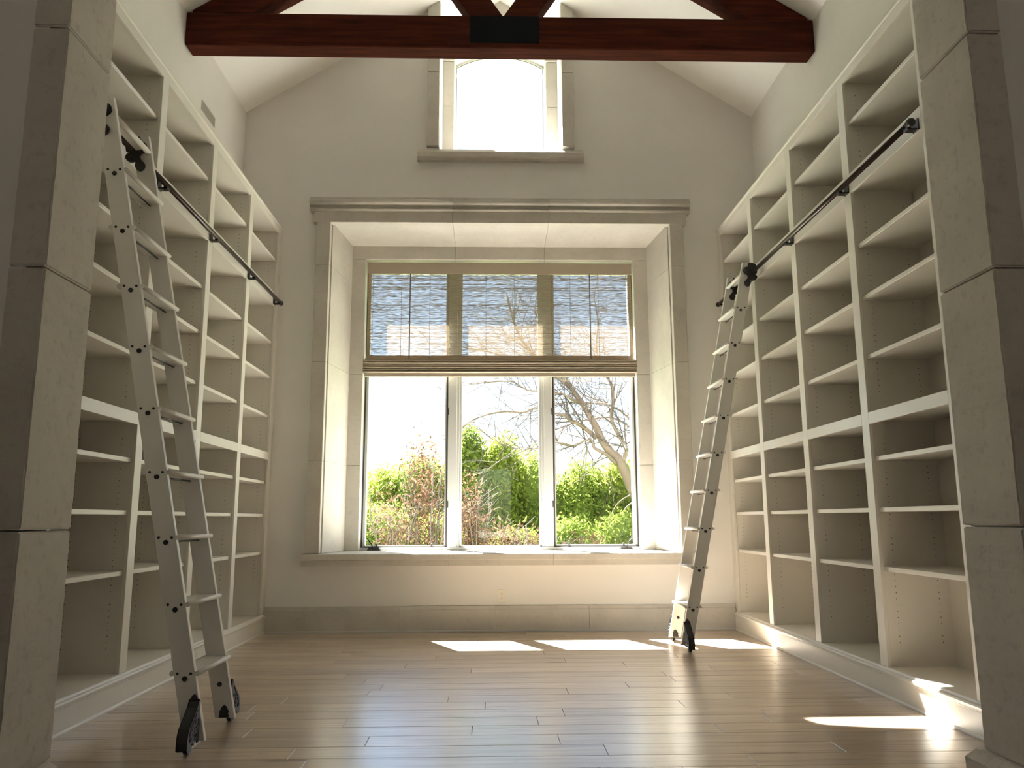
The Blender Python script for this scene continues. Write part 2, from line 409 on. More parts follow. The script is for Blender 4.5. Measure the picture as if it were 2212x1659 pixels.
# ---- stone surround of the arched window
T2 = struct('trim_2', (0, DB, 4.6), 'limestone surround of the small arched window in the gable', 'window surround')
for s in (-1, 1):
    stone(G().cbox(s*.622, s*.745, 7.480, DB+.002, 4.70, 5.502, .004), T2)
    stone(G().cbox(s*.622, s*.745, 7.480, DB+.002, 5.506, 6.10, .004), T2)
    stone(G().prism([(s*.622, 6.103), (s*.745, 6.103), (s*.745, zc(.745)-.005), (s*.622, zc(.622)-.005)], 7.480, DB+.002, 'y'), T2)
    stone(G().cbox(s*.497, s*.62, 8.0, 8.42, 4.66, 5.408, .005), T2)
    stone(G().cbox(s*.497, s*.62, 8.0, 8.42, 5.412, 5.935, .005), T2)
    stone(G().cbox(s*.488, s*.62, 7.985, 8.42, 5.938, 5.975, .006), T2)
R_ = (.515**2+.14**2)/(2*.14); zo = 6.224-R_
arc = [(R_*math.sin(t_), zo+R_*math.cos(t_)) for t_ in np.linspace(-math.asin(.515/R_), math.asin(.515/R_), 25)]
def arch_half(s, yf, yb_, dz):
    pts = [(s*abs(px), pz+dz) for px, pz in arc if px*s >= -1e-6]
    pts.sort(key=lambda p: abs(p[0]))
    g = G()
    for (xa, za), (xb, zb) in zip(pts, pts[1:]):
        g.prism([(xa, za), (xb, zb), (xb, zc(xb)+.05), (xa, zc(xa)+.05)], yf, yb_, 'y')
    xl, zl = pts[-1]
    g.prism([(xl, 5.975), (s*.62, 5.975), (s*.62, zc(.62)+.05), (xl, zc(xl)+.05)], yf, yb_, 'y')
    return g
for s in (-1, 1):
    stone(arch_half(s, 8.03, 8.38, 0), T2)
g = G(); pr = [(7.492, 4.548), (7.496, 4.572), (7.474, 4.580), (7.472, 4.628), (7.478, 4.637), (DB, 4.690), (DB, 4.548)]
g.prism(pr, -.835, .835, 'x'); g.box(-.62, .62, DB, 8.43, 4.60, 4.690)
stone(g, T2)
W2 = struct('window_2', (0, 8.2, 4.7), 'small arched window high in the gable', 'window')
g = G()
for s in (-1, 1): g.box(s*.490, s*.515, 8.335, 8.378, 4.69, 6.09)
g.box(-.49, .49, 8.335, 8.378, 4.69, 4.72)
ins = [(p[0]*.955, p[1]-.022) for p in arc]
for (xa, za), (xb, zb), (xc_, zc2), (xd, zd) in zip(ins, ins[1:], arc, arc[1:]): g.prism([(xa, za), (xb, zb), (xd, zd), (xc_, zc2)], 8.335, 8.378, 'y')
obj('window_frame', g, M['winwhite'], W2)
obj('weatherstrip', G().tube([(-.489, 8.345, 4.72)]+[(p[0]*.995, 8.345, p[1]) for p in ins]+[(.489, 8.345, 4.72)], .0045, 6), M['gasket'], W2)
g = G(); pts = [(-.49, 4.71)]+[(p[0], p[1]) for p in ins]+[(.49, 4.71)]
g.prism(pts, 8.355, 8.359, 'y'); obj('pane', g, M['glass'], W2)

# ---- big window: two casements and a fixed middle light
W1 = struct('window_1', (0, 8.3, .7), 'wide three-light window with casements at both sides', 'window')
g = G().box(-1.43, 1.43, 8.25, 8.38, .690, .728); g.box(-1.43, 1.43, 8.25, 8.38, 3.70, 3.735)
for s in (-1, 1): g.box(s*1.418, s*1.43, 8.25, 8.38, .728, 3.70)
obj('window_frame', g, M['winwhite'], W1)
for s in (-1, 1):
    g = G().cbox(s*.452, s*.545, 8.262, 8.37, .728, 3.70, .004); g.cbox(s*.425, s*.456, 8.275, 8.37, .728, 3.70, .004)
    obj('mullion', g, M['winwhite'], W1)
    sh = obj('sash', G().box(s*1.380, s*1.404, 8.285, 8.34, .742, 3.69).box(s*.562, s*.575, 8.285, 8.34, .742, 3.69)
             .box(s*.562, s*1.404, 8.285, 8.34, .735, .748).box(s*.562, s*1.404, 8.285, 8.34, 3.66, 3.69), M['winwhite'], W1)
    obj('pane', G().box(s*.570, s*1.385, 8.310, 8.314, .745, 3.67), M['glass'], sh)
    obj('weatherstrip', G().box(s*1.404, s*1.418, 8.27, 8.33, .728, 3.70).box(s*.545, s*.562, 8.27, 8.33, .728, 3.70)
        .box(s*.545, s*1.418, 8.27, 8.33, .727, .736), M['gasket'], sh)
    for z in (1.157, 2.117): obj('hinge', G().cbox(s*.535, s*.550, 8.250, 8.275, z-.035, z+.035, .003), M['gasket'], sh)
    for q in (.70, 1.26):
        obj('latch', G().cbox(s*q-.009, s*q+.009, 8.262, 8.285, .735, .768, .002), M['gasket'], sh)
    ck = obj('crank_handle', G().cbox(s*1.28-.065, s*1.28+.065, 8.215, 8.252, .701, .712, .003)
             .prism([(s*1.28-.058, .712), (s*1.28+.058, .712), (s*1.28+.05, .731), (s*1.28-.05, .731)], 8.222, 8.25, 'y'), M['crank'], W1)
    e = -1 if s < 0 else 1
    obj('crank_arm', G().tube([(s*1.28+e*-.01*s*s*e*0, 8.216, .722), (s*1.28-.012*(-e), 8.20, .765), (s*1.28-.05*(-e)*1.0, 8.188, .812)] if s > 0 else
        [(s*1.28, 8.216, .722), (s*1.28-.014, 8.20, .76), (s*1.28-.055, 8.188, .812)], [.010, .007, .006], 8).sphere((s*1.28+e*.05 if s > 0 else s*1.28-.055, 8.188, .816), .010, 8, 6), M['crank'], ck)
obj('pane', G().box(-.40, .40, 8.318, 8.322, .74, 3.69), M['glass'], W1)
g = G()
for s in (-1, 1): g.cbox(s*.402, s*.425, 8.29, 8.35, .728, 3.70, .004)
g.box(-.425, .425, 8.29, 8.35, .728, .742); g.box(-.425, .425, 8.29, 8.35, 3.68, 3.70)
obj('glazing_bead', g, M['winwhite'], W1)

# ================================================================ BOOKCASES
CY = [4.715, 5.642, 6.569]; YE = 7.432; YS = 3.832
SH = [.699, 1.037, 1.336, 1.950, 2.319, 2.653, 3.469]
def bookcase(s, label, inner):
    T = thing('bookcase', (s*2.36, 5.64, 0), label, 'bookcase', 'built-in bookcases')
    def B(d0, d1, y0, y1, z0, z1, c=None):
        g = G(); X0, X1 = s*(2.155+d0), s*(2.155+d1)
        return g.cbox(X0, X1, y0, y1, z0, z1, c) if c else g.box(X0, X1, y0, y1, z0, z1)
    def P(name, g, mat=M['cab'], par=T, **k): return obj(name, g, mat, par, **k)
    hw = .044
    for c in CY: P('stile', B(0, .02, c-hw, c+hw, .166, 3.812, .0015))
    P('stile', B(0, .02, 3.742, YS, .166, 3.812, .0015)); P('stile', B(0, .02, YE, DB-.001, .166, 3.812, .0015))
    edges = [YS]+[e for c in CY for e in (c-hw, c+hw)]+[YE]
    bays = [(edges[i], edges[i+1]) for i in range(0, 8, 2)]
    for a, b in bays:
        P('rail', B(0, .02, a, b, 1.556, 1.625, .0015)); P('rail', B(0, .02, a, b, 3.014, 3.140, .0015)); P('rail', B(0, .02, a, b, 3.755, 3.812, .0015))
        P('bottom_shelf', B(.0, .40, a-.01, b+.01, .145, .166, .0015))
        P('fixed_shelf', B(.02, .40, a-.008, b+.008, 1.572, 1.600)); P('fixed_shelf', B(.02, .40, a-.008, b+.008, 3.030, 3.060))
        P('back_panel', B(.40, .412, a-.01, b+.01, .15, 3.79))
        for z in SH: P('shelf', B(.026, .398, a-.006, b+.006, z, z+.026, .002))
    for c in CY: P('divider', B(.02, .40, c-.036, c+.036, .15, 3.78))
    P('divider', B(.02, .40, 3.742, YS-.008, .15, 3.78)); P('divider', B(.02, .40, YE+.008, DB-.001, .15, 3.78))
    P('top_panel', B(.02, .412, 3.742, DB-.001, 3.768, 3.786))
    # crown
    pr = [(.02, 3.812), (-.002, 3.812), (-.010, 3.816), (-.012, 3.822), (-.010, 3.829), (-.002, 3.832), (.02, 3.832)]
    g = G(); g.prism([(s*(2.155+d), z) for d, z in pr], 3.742, DB-.001, 'y'); g.box(s*2.175, s*(HW-.002), 3.742, DB-.001, 3.812, 3.832); P('crown_moulding', g)
    pr = [(-.004, 0), (-.022, 0), (-.022, .008), (-.016, .015), (-.014, .017), (-.014, .120), (-.020, .124), (-.020, .130), (-.026, .135), (-.028, .145), (-.022, .152), (-.010, .156), (-.004, .165), (.02, .166), (.02, 0)]
    g = G(); g.prism([(s*(2.155+d), z) for d, z in pr], 3.742, DB-.045, 'y'); P('base_moulding', g)
    # adjustable shelf holes
    g = G(); n = 6
    faces = []
    for c in CY: faces += [(c-.0362, 1), (c+.0362, -1)]
    faces += [(YS-.0078, -1), (YE+.0078, 1)]
    for yf, sg in faces:
        for d in (.085, .335):
            for z0, z1 in ((.30, 1.50), (1.72, 2.96), (3.16, 3.70)):
                z = z0
                while z < z1:
                    if all(not (q-.004 < z < q+.030) for q in SH):
                        x = s*(2.155+d)
                        g.add([(x+.0030*math.cos(2*math.pi*k/n), yf-sg*.0003, z+.0030*math.sin(2*math.pi*k/n)) for k in range(n)], [tuple(range(n))])
                    z += .0345
    P('shelf_pin_holes', g, M['hole'], T, kind='stuff', fix=False)
    # return panel between opening wall and case
    return T
bookcase(-1, 'cream built-in bookcase covering the left wall, behind the nearer ladder', 0)
bookcase(1, 'cream built-in bookcase covering the right wall, with the sunlit lowest bay', 0)

# ================================================================ LADDER RAILS
for s, lb in ((-1, 'dark metal ladder rail along the left bookcase'), (1, 'dark metal ladder rail along the right bookcase')):
    T = thing('ladder_rail', (s*2.105, 5.64, 3.05), lb, 'rail', 'ladder rails')
    xx = s*2.105
    obj('rail_tube', G().tube([(xx, 3.85, 3.05), (xx, 7.425, 3.05)], .0165, 16), M['rail'], T)
    obj('end_cap', G().sphere((xx, 7.437, 3.05), .024, 14, 10).disc((xx, 7.415, 3.05), 'y', .020, .016, 16), M['black'], T)
    obj('end_cap', G().sphere((xx, 3.842, 3.05), .024, 14, 10).disc((xx, 3.86, 3.05), 'y', .020, .016, 16), M['black'], T)
    for yy in [3.88]+CY+[7.37]:
        g = G().cbox(s*2.149, s*2.1552, yy-.03, yy+.03, 3.018, 3.085, .002)
        g.cbox(s*2.094, s*2.152, yy-.022, yy+.022, 3.020, 3.030, .002); g.cbox(s*2.094, s*2.118, yy-.022, yy+.022, 3.022, 3.040, .003)
        obj('bracket', g, M['black'], T)
    
# ================================================================ LADDERS
def ladder(s, y0, label, zb):
    SL = .208; W_ = .448; TH = .027
    def xc(z): return s*(1.477+SL*(z-.30))
    T = thing('rolling_ladder', (xc(zb), y0+W_/2, 0), label, 'ladder', 'rolling library ladders')
    hh = .0485; zt = 3.128
    for yy in (y0, y0+W_-TH):
        g = G(); c = .0025; pts = []
        for x_, z_ in ((-hh, zb), (hh, zb), (hh, zt), (-hh, zt)): pts.append((xc(z_)+x_, z_))
        g.prism(pts, yy+c, yy+TH-c, 'y')
        # eased edges: slightly smaller outer skins
        pi = [(p[0]+(c if i in (0, 3) else -c), p[1]+(c if i < 2 else -c)) for i, p in enumerate(pts)]
        g2 = G(); n = 4
        for ya_, yb_, A, Bp in ((yy, yy+c, pi, pts), (yy+TH-c, yy+TH, pts, pi)):
            g.add([(p[0], ya_, p[1]) for p in A]+[(p[0], yb_, p[1]) for p in Bp], [(0, 3, 2, 1), (4, 5, 6, 7)]+[(i, (i+1) % 4, 4+(i+1) % 4, 4+i) for i in range(4)])
        obj('stile', g, M['ladder'], T)
    for k in range(10):
        z = .30+.3018*k; cz = z+.022; x = xc(cz)
        if k == 9:
            obj('rung', G().tube([(x-s*.036, y0+TH-.002, cz-.008), (x-s*.036, y0+W_-TH+.002, cz-.008)], .0155, 14)
                .cbox(x-s*.036, x+s*.030, y0+TH-.001, y0+W_-TH+.001, cz-.002, cz+.007, .002), M['ladder'], T)
            continue
        r = obj('rung', G().cbox(x-.050, x+.050, y0+TH-.001, y0+W_-TH+.001, cz-.009, cz+.009, .002)
                .tube([(x-.0565, y0+.003, cz), (x-.0565, y0+W_-.003, cz)], .0115, 12)
                .tube([(x+.0565, y0+.003, cz), (x+.0565, y0+W_-.003, cz)], .0115, 12), M['ladder'], T)
        if k < 9:
            obj('tie_rod', G().tube([(xc(z), y0+TH, z), (xc(z), y0+W_-TH, z)], .0042, 8), M['black'], r)
            for yy, e in ((y0, -1), (y0+W_, 1)):
                obj('bolt', G().disc((xc(z), yy+e*.002, z), 'y', .0115, .005, 14).disc((xc(z), yy+e*.005, z), 'y', .006, .003, 8), M['black'], T)
                for q in (-.030, .030): obj('screw', G().disc((xc(z+.022)+q, yy+e*.0012, z+.022), 'y', .0062, .003, 10), M['black'], T)
    # bolt low on the inner face of the far stile
    zz = .195; obj('bolt', G().disc((xc(zz), y0+W_-TH-.002, zz), 'y', .0115, .005, 14), M['black'], T)
    # top brackets with guide rollers, on the face towards the camera of both stiles
    for yf in (y0, y0+W_-TH):
        yk = yf-.006
        a = [(-.035, 3.118), (-.012, 3.122), (.004, 3.104), (.020, 3.110), (.032, 3.092), (.036, 3.062), (.030, 3.030), (.010, 3.020), (.016, 2.985),
             (.000, 2.968), (-.022, 2.972), (-.028, 2.935), (-.036, 2.918), (-.052, 2.915), (-.068, 2.925), (-.074, 2.945), (-.066, 2.966), (-.048, 2.985), (-.042, 3.005),
             (-.050, 3.020), (-.070, 3.034), (-.078, 3.054), (-.070, 3.074), (-.054, 3.082), (-.040, 3.090)]
        x0 = 2.098
        pl = [(s*(x0+dx*1.05), z) for dx, z in a]
        br = obj('roller_bracket', G().prism(pl, yk-.006, yk+.006, 'y'), M['black'], T)
        for dx, z, r in ((-.054, 3.056, .0265), (-.052, 2.944, .0265)):
            obj('boss', G().disc((s*(x0+dx*1.05), yk-.010, z), 'y', r, .012, 30).disc((s*(x0+dx*1.05), yk-.017, z), 'y', .010, .006, 16), M['black'], br)
        obj('roller', G().disc((s*(x0+.004), yk+.012, 3.095), 'y', .026, .016, 28), M['black'], br)
        obj('roller', G().disc((s*(x0+.006), yk+.002, 2.995), 'y', .024, .030, 28).disc((s*(x0+.006), yk-.012, 2.995), 'y', .014, .012, 12), M['black'], br)
        g = G().cbox(s*(x0-.045), s*(x0+.02), yf-.0005, yf+.001, 3.0, 3.05, .0002)
        obj('mount_pad', g, M['black'], br)
    # wheel housings on the outer faces
    for yf, e in ((y0, -1), (y0+W_, 1)):
        xw = s*1.424
        pro = [(0, .205), (.006, .214), (.016, .208), (.024, .200), (.034, .186), (.052, .172), (.068, .156), (.086, .142), (.104, .128), (.122, .112), (.134, .090), (.139, .060), (.139, .028), (.104, .028),
               (.090, .044), (.020, .044), (.012, .032), (0, .032)]
        def PT(d, z): return (yf+e*d, z)
        g = G()
        for xa, xb in ((-.024, -.017), (.017, .024)):
            g.prism([PT(d, z) for d, z in pro], xw+xa, xw+xb, 'x')
        # front shell following the curve
        top = pro[:13]
        for (d0, z0), (d1, z1) in zip(top, top[1:]):
            g.hexa([(xw-.024, *PT(d0, z0)), (xw+.024, *PT(d0, z0)), (xw+.024, *PT(d1, z1)), (xw-.024, *PT(d1, z1))],
                   [(xw-.022, *PT(max(d0-.006, 0), z0-.005)), (xw+.022, *PT(max(d0-.006, 0), z0-.005)), (xw+.022, *PT(max(d1-.006, 0), z1-.005)), (xw-.022, *PT(max(d1-.006, 0), z1-.005))])
        hs = obj('wheel_housing', g, M['black'], T)
        # scroll relief on both cheeks
        g = G()
        for sx in (-1, 1):
            xs_ = xw+sx*.0255
            rim = [(d*.80+.004, z*.86+.012) for d, z in pro[4:12]]
            g.tube([(xs_, *PT(d, z)) for d, z in rim], .003, 6)
            for cd_, cz_, r in ((.034, .120, .020), (.072, .098, .018), (.108, .070, .013), (.050, .070, .012)):
                g.tube([(xs_, yf+e*(cd_+r*math.cos(q)), cz_+r*math.sin(q)) for q in [i*.6 for i in range(10)]], .0025, 6)
        obj('scrollwork', g, M['iron'], hs)
        # spade finial plate
        zf = .212; xf = xc(zf)-s*.0
        xf = xw+s*.004
        sp = [(0, .030), (.010, .022), (.014, .012), (.024, .006), (.020, -.004), (.016, -.024), (-.016, -.024), (-.020, -.004), (-.024, .006), (-.014, .012), (-.010, .022)]
        obj('spade_plate', G().prism([(xf+a_, zf-.006+b_) for a_, b_ in sp], yf, yf+e*.008, 'y'), M['black'], hs)
        obj('wheel', G().disc((xw, yf+e*.068, .031), 'x', .031, .020, 24), M['black'], hs)
        obj('axle', G().disc((xw, yf+e*.068, .040), 'x', .007, .056, 10), M['iron'], hs)
        # small spade plate on the inner face
        yi = yf-e*TH; zi = zb+.030; xi = xc(zi)-s*.002
        sp2 = [(0, .034), (.012, .024), (.018, .010), (.024, .002), (.020, -.008), (.024, -.018), (.024, -.026), (-.024, -.026), (-.024, -.018), (-.020, -.008), (-.024, .002), (-.018, .010), (-.012, .024)]
        obj('inner_plate', G().prism([(xi+a_, zi+b_) for a_, b_ in sp2], yi, yi-e*.006, 'y'), M['black'], T)
    return T
ladder(-1, 3.80, 'painted rolling ladder leaning on the left bookcase, nearer the camera', .034)
ladder(1, 6.385, 'painted rolling ladder leaning on the right bookcase beside the window', .038)

# ================================================================ ROMAN SHADE
T = thing('roman_shade', (0, 8.2, 3.72), 'woven roman shade half lowered over the large window', 'window shade')
ys = 8.205
# the weave: flat horizontal yarns with small irregular gaps, held by thin warp threads
ry = np.random.RandomState(5); NX = 200; xs = np.linspace(-1.398, 1.398, NX+1); V = []; F = []; z = 2.64; b0 = 0
while z < 3.60:
    th = .0018*ry.uniform(.7, 1.5); dp = .0028*ry.uniform(.9, 1.2)
    wz = np.convolve(ry.normal(size=NX+5), [.25, .5, .25], 'same')[2:NX+3]*.0002
    wt = 1+.5*np.convolve(ry.normal(size=NX+5), [.3, .4, .3], 'same')[2:NX+3]
    for k in range(NX+1):
        h = th*max(.4, wt[k])/2
        V += [(xs[k], ys-dp/2, z+wz[k]-h*.6), (xs[k], ys+dp/2, z+wz[k]-h), (xs[k], ys+dp/2, z+wz[k]+h), (xs[k], ys-dp/2, z+wz[k]+h*.6)]
    for k in range(NX):
        for q in range(4): F.append((b0+4*k+q, b0+4*k+(q+1) % 4, b0+4*k+4+(q+1) % 4, b0+4*k+4+q))
    b0 += 4*(NX+1); z += .0030
g = G(); g.v = V; g.f = F; g.sm = [False]*len(F)
obj('shade_panel', g, M['fabric'], T, kind='stuff')
obj('headrail', G().box(-1.405, 1.405, ys-.02, ys+.012, 3.588, 3.705), M['fold'], T)
for s in (-1, 1): obj('side_hem', G().box(s*1.372, s*1.400, ys-.003, ys-.001, 2.64, 3.60), M['hem'], T)
for s in (-1, 1): obj('batten', G().box(s*.955-.006, s*.955+.006, ys-.006, ys-.001, 2.64, 3.60), M['cord'], T)
for x in (-1.345, -1.045, -.745, -.15, .15, .745, 1.045, 1.345):
    obj('cord', G().tube([(x, ys-.003, 2.64), (x, ys-.003, 3.60)], .0018, 6), M['cord'], T)
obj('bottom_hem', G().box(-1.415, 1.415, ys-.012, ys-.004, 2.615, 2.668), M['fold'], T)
obj('bottom_hem', G().box(-1.405, 1.405, ys-.004, ys-.002, 2.664, 2.700), M['hem'], T)
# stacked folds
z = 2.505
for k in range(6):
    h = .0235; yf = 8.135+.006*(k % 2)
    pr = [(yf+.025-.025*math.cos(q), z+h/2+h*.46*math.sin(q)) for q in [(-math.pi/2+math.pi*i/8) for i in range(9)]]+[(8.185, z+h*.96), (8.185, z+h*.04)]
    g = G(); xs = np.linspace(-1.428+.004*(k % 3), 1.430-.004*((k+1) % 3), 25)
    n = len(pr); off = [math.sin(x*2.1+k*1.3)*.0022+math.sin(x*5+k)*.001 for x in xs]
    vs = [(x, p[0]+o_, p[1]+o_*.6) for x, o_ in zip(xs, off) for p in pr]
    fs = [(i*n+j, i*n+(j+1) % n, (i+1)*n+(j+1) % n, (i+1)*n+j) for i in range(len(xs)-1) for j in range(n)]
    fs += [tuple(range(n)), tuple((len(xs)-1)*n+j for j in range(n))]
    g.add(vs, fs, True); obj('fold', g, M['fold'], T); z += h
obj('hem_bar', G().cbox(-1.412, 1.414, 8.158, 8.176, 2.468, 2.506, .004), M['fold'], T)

# ================================================================ TIMBER TRUSS
T = thing('timber_truss', (0, 6.01, 4.78), 'dark red-brown timber roof truss spanning the room below the ceiling', 'roof truss')
y0, y1 = 5.93, 6.10
obj('tie_beam', G().cbox(-HW+.006, HW-.006, y0, y1, 4.782, 5.070, .008), M['beam'], T)
dv = .27/math.cos(math.atan(.633))
for s in (-1, 1):
    zt = lambda x: zc(x)-.012
    xb = HW-(5.072-(5.068-.012-dv))/.633-0
    pts = [(s*(HW-.02), 5.072), (s*(HW-.02), zt(HW-.02)+.0), (0, zt(0)), (0, zt(0)-dv), (s*xb, 5.072)]
    if pts[1][1] < 5.073: pts[0] = (s*(HW-.05), 5.072); pts[1] = (s*(HW-.05), zt(HW-.05)+.001)
    obj('rafter', G().prism(pts, y0+.004, y1-.004, 'y'), M['beam'], T)
    a, b = .002, .272; z0 = 5.072
    def xz(x, z): return (s*(x+.66*(z-z0)), z)
    zu = lambda x: zt(x)-dv
    za = (zu(a)+.633*.66*z0*0); 
    # intersection of each strut edge with the rafter underside
    def top(x): 
        zz = (zu(0)-.633*x+.633*.66*z0)/(1+.633*.66); return xz(x, zz-.001)
    obj('strut', G().prism([xz(a, z0), xz(b, z0), top(b), top(a)], y0+.010, y1-.010, 'y'), M['beam'], T)
obj('gusset_plate', G().cbox(-.272, .292, y0-.005, y0, 4.826, 5.066, .001), M['steel'], T)

# ================================================================ SMALL THINGS
T = thing('wall_outlet', (0, DB, .311), 'cream duplex wall outlet centred under the window sill', 'outlet')
obj('cover_plate', G().cbox(-.036, .036, DB-.006, DB, .252, .370, .003), M['outlet'], T)
for zc_ in (.290, .332):
    pts = [(.016*math.cos(q)*1.05, zc_+max(-.0135, min(.0135, .017*math.sin(q)))) for q in [2*math.pi*i/20 for i in range(20)]]
    rc = obj('receptacle', G().prism(pts, DB-.0085, DB-.005, 'y'), M['outlet'], T)
    g = G().box(-.0075, -.0055, DB-.009, DB-.0084, zc_-.001, zc_+.008).box(.0055, .0075, DB-.009, DB-.0084, zc_-.001, zc_+.007).disc((0, DB-.0087, zc_-.008), 'y', .0025, .0006, 8)
    obj('slot', g, M['slot'], rc)
obj('screw', G().disc((0, DB-.0065, .311), 'y', .003, .002, 8), M['slot'], T)

T = thing('air_vent', (-HW, 6.535, 4.51), 'narrow metal air vent on the left wall above the bookcase', 'vent')
g = G().box(-HW, -HW+.006, 6.375, 6.695, 4.540, 4.552).box(-HW, -HW+.006, 6.375, 6.695, 4.462, 4.474).box(-HW, -HW+.006, 6.375, 6.387, 4.474, 4.54).box(-HW, -HW+.006, 6.683, 6.695, 4.474, 4.54)
obj('frame', g, M['vent'], T)
obj('duct_opening', G().box(-HW, -HW+.001, 6.387, 6.683, 4.474, 4.54), M['slot'], T)
for k in range(6): obj('louver', G().box(-HW+.001, -HW+.007, 6.387, 6.683, 4.478+k*.0105, 4.483+k*.0105), M['vent'], T)

# ================================================================ GARDEN
obj('bounce_terrace', G().add([(-40, -60, -.12), (40, -60, -.12), (40, -4.3, -.12), (-40, -4.3, -.12)], [(0, 1, 2, 3)]), M['ext'], None, (0, -10, -.12), 'unseen stand-in terrace added behind the hall to bounce sunlight inside', 'terrace', kind='structure')  # plane out of view, added to bounce sunlight through the hall's rear opening
obj('lawn', G().add([(-60, 8.7, -.45), (60, 8.7, -.45), (60, 120, -.2), (-60, 120, -.2)], [(0, 1, 2, 3)]), M['grass'], None, (0, 20, -.45), 'grass lawn beyond the window', 'lawn', kind='structure')

rs = np.random.RandomState(11)
def leaf_mesh(name, P, size, mat, parent, up=.3, kind='stuff'):
    n = len(P)
    d = rs.normal(size=(n, 3)); d /= np.linalg.norm(d, axis=1)[:, None]
    e = np.cross(d, rs.normal(size=(n, 3))); e /= np.linalg.norm(e, axis=1)[:, None]
    sz = size*rs.uniform(.6, 1.3, n)[:, None]
    V = np.stack([P-d*sz, P+e*sz*.42, P+d*sz, P-e*sz*.42], 1).reshape(-1, 3)-np.array(wloc(parent))
    me = bpy.data.meshes.new(name); me.vertices.add(4*n); me.vertices.foreach_set('co', V.astype(np.float32).ravel())
    me.loops.add(4*n); me.loops.foreach_set('vertex_index', np.arange(4*n, dtype=np.int32))
    me.polygons.add(n); me.polygons.foreach_set('loop_start', np.arange(0, 4*n, 4, dtype=np.int32)); me.polygons.foreach_set('loop_total', np.full(n, 4, dtype=np.int32))
    me.update(calc_edges=True); me.materials.append(mat)
    o = bpy.data.objects.new(name, me); COL.objects.link(o); o.parent = parent; o['kind'] = kind
    return o
ZG = -.42
def shrub(x, y, top, wd, label, mat, n=7000, lsize=.055, mass=True, cat='shrub', group='shrubs beyond the window', sparse=False, name='shrub', mat2=None):
    T = thing(name, (x, y, ZG), label, cat, group)
    h = top-ZG
    lobes = []
    for k in range(9):
        a = rs.uniform(0, 2*math.pi); rr_ = rs.uniform(0, .55)*wd
        zz = ZG+h*rs.uniform(.25, .80); lobes.append((x+rr_*math.cos(a), y+rr_*math.sin(a)*.6, zz, wd*rs.uniform(.40, .60), min(h*.35, top-zz)))
    lobes.append((x+rs.uniform(-.15, .15)*wd, y-.1, top-h*.28, wd*.50, h*.28)); lobes.append((x, y, ZG+h*.3, wd*.8, h*.33))
    P = []
    for (a, b, c, r, rh) in lobes:
        m_ = int(n/len(lobes)); u = rs.normal(size=(m_, 3)); u /= np.linalg.norm(u, axis=1)[:, None]
        R = rs.uniform(.55 if not sparse else .15, 1.08, m_)**(.5)
        u = u*R[:, None]+rs.normal(size=(m_, 3))*.13
        P.append(np.stack([a+u[:, 0]*r, b+u[:, 1]*r*.8, c+u[:, 2]*rh], 1))
    P = np.concatenate(P); P[:, 2] = np.maximum(P[:, 2], ZG+.02)
    leaf_mesh('foliage', P, lsize, mat, T)
    if mat2: leaf_mesh('flushing_leaves', P[::3]+rs.normal(size=P[::3].shape)*.05, lsize*.9, mat2, T)
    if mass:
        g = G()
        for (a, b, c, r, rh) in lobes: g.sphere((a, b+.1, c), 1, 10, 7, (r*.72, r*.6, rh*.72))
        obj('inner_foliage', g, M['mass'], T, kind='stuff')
    g = G()
    for k in range(5 if not sparse else 16):
        a = rs.uniform(-1, 1); b = rs.uniform(-1, 1)
        p0 = Vector((x+a*.12, y+b*.08, ZG)); p1 = Vector((x+a*wd*.45, y+b*.3, ZG+h*.5)); p2 = Vector((x+a*wd*.8+rs.uniform(-.1, .1), y+b*.4, top-h*rs.uniform(.02, .3)))
        q = (p0+p1)/2+Vector((rs.uniform(-.05, .05), 0, 0))
        g.tube([p0, q, p1, (p1+p2)/2+Vector((rs.uniform(-.08, .08), 0, .04)), p2], [.016, .013, .010, .007, .002], 5)
        if sparse:
            for j in range(5):
                t_ = rs.uniform(.2, 1); c0 = p1.lerp(p2, t_); g.tube([c0, c0+Vector((rs.uniform(-.25, .25), rs.uniform(-.1, .1), rs.uniform(-.05, .22)))], [.004, .0015], 4)
    obj('stem', g, M['twig'], T)
    return T
sp = [(-6.2, 16.6, 2.1, 1.1), (-4.7, 16.2, 1.9, 1.1), (-3.3, 16, 1.85, 1.0), (-2.25, 16.2, 2.05, .85), (-1.35, 16, 2.2, .80), (-.60, 15.7, 2.75, .62), (.10, 15.9, 2.62, .62), (.85, 16.2, 2.38, .80),
      (1.70, 16, 2.10, .85), (2.6, 16.2, 2.15, .90), (3.6, 16, 2.1, 1.0), (4.9, 16.3, 2.2, 1.1), (6.3, 16.5, 2.3, 1.1)]
where = ['far left, hidden from the room', 'left of the view, hidden by the jamb', 'at the far left edge of the left pane', 'behind the left half of the left pane', 'behind the right half of the left pane',
         'rising tall at the left of the middle pane', 'rising tall at the centre of the middle pane', 'behind the right side of the middle pane', 'behind the left half of the right pane', 'behind the lower trunk of the bare tree',
         'right of the bare tree trunk', 'right of the view, hidden by the jamb', 'far right, hidden from the room']
for i, ((x, y, t_, wd), wh) in enumerate(zip(sp, where)):
    if i in (0, 1, 11, 12): continue      # nothing of these shows through the window
    shrub(x, y, t_, wd, 'bright green leafy shrub '+wh, M['leafA'] if i % 3 else M['leafB'], 9000 if 2 <= i <= 10 else 3500, .050, mat2=M['leafB'])
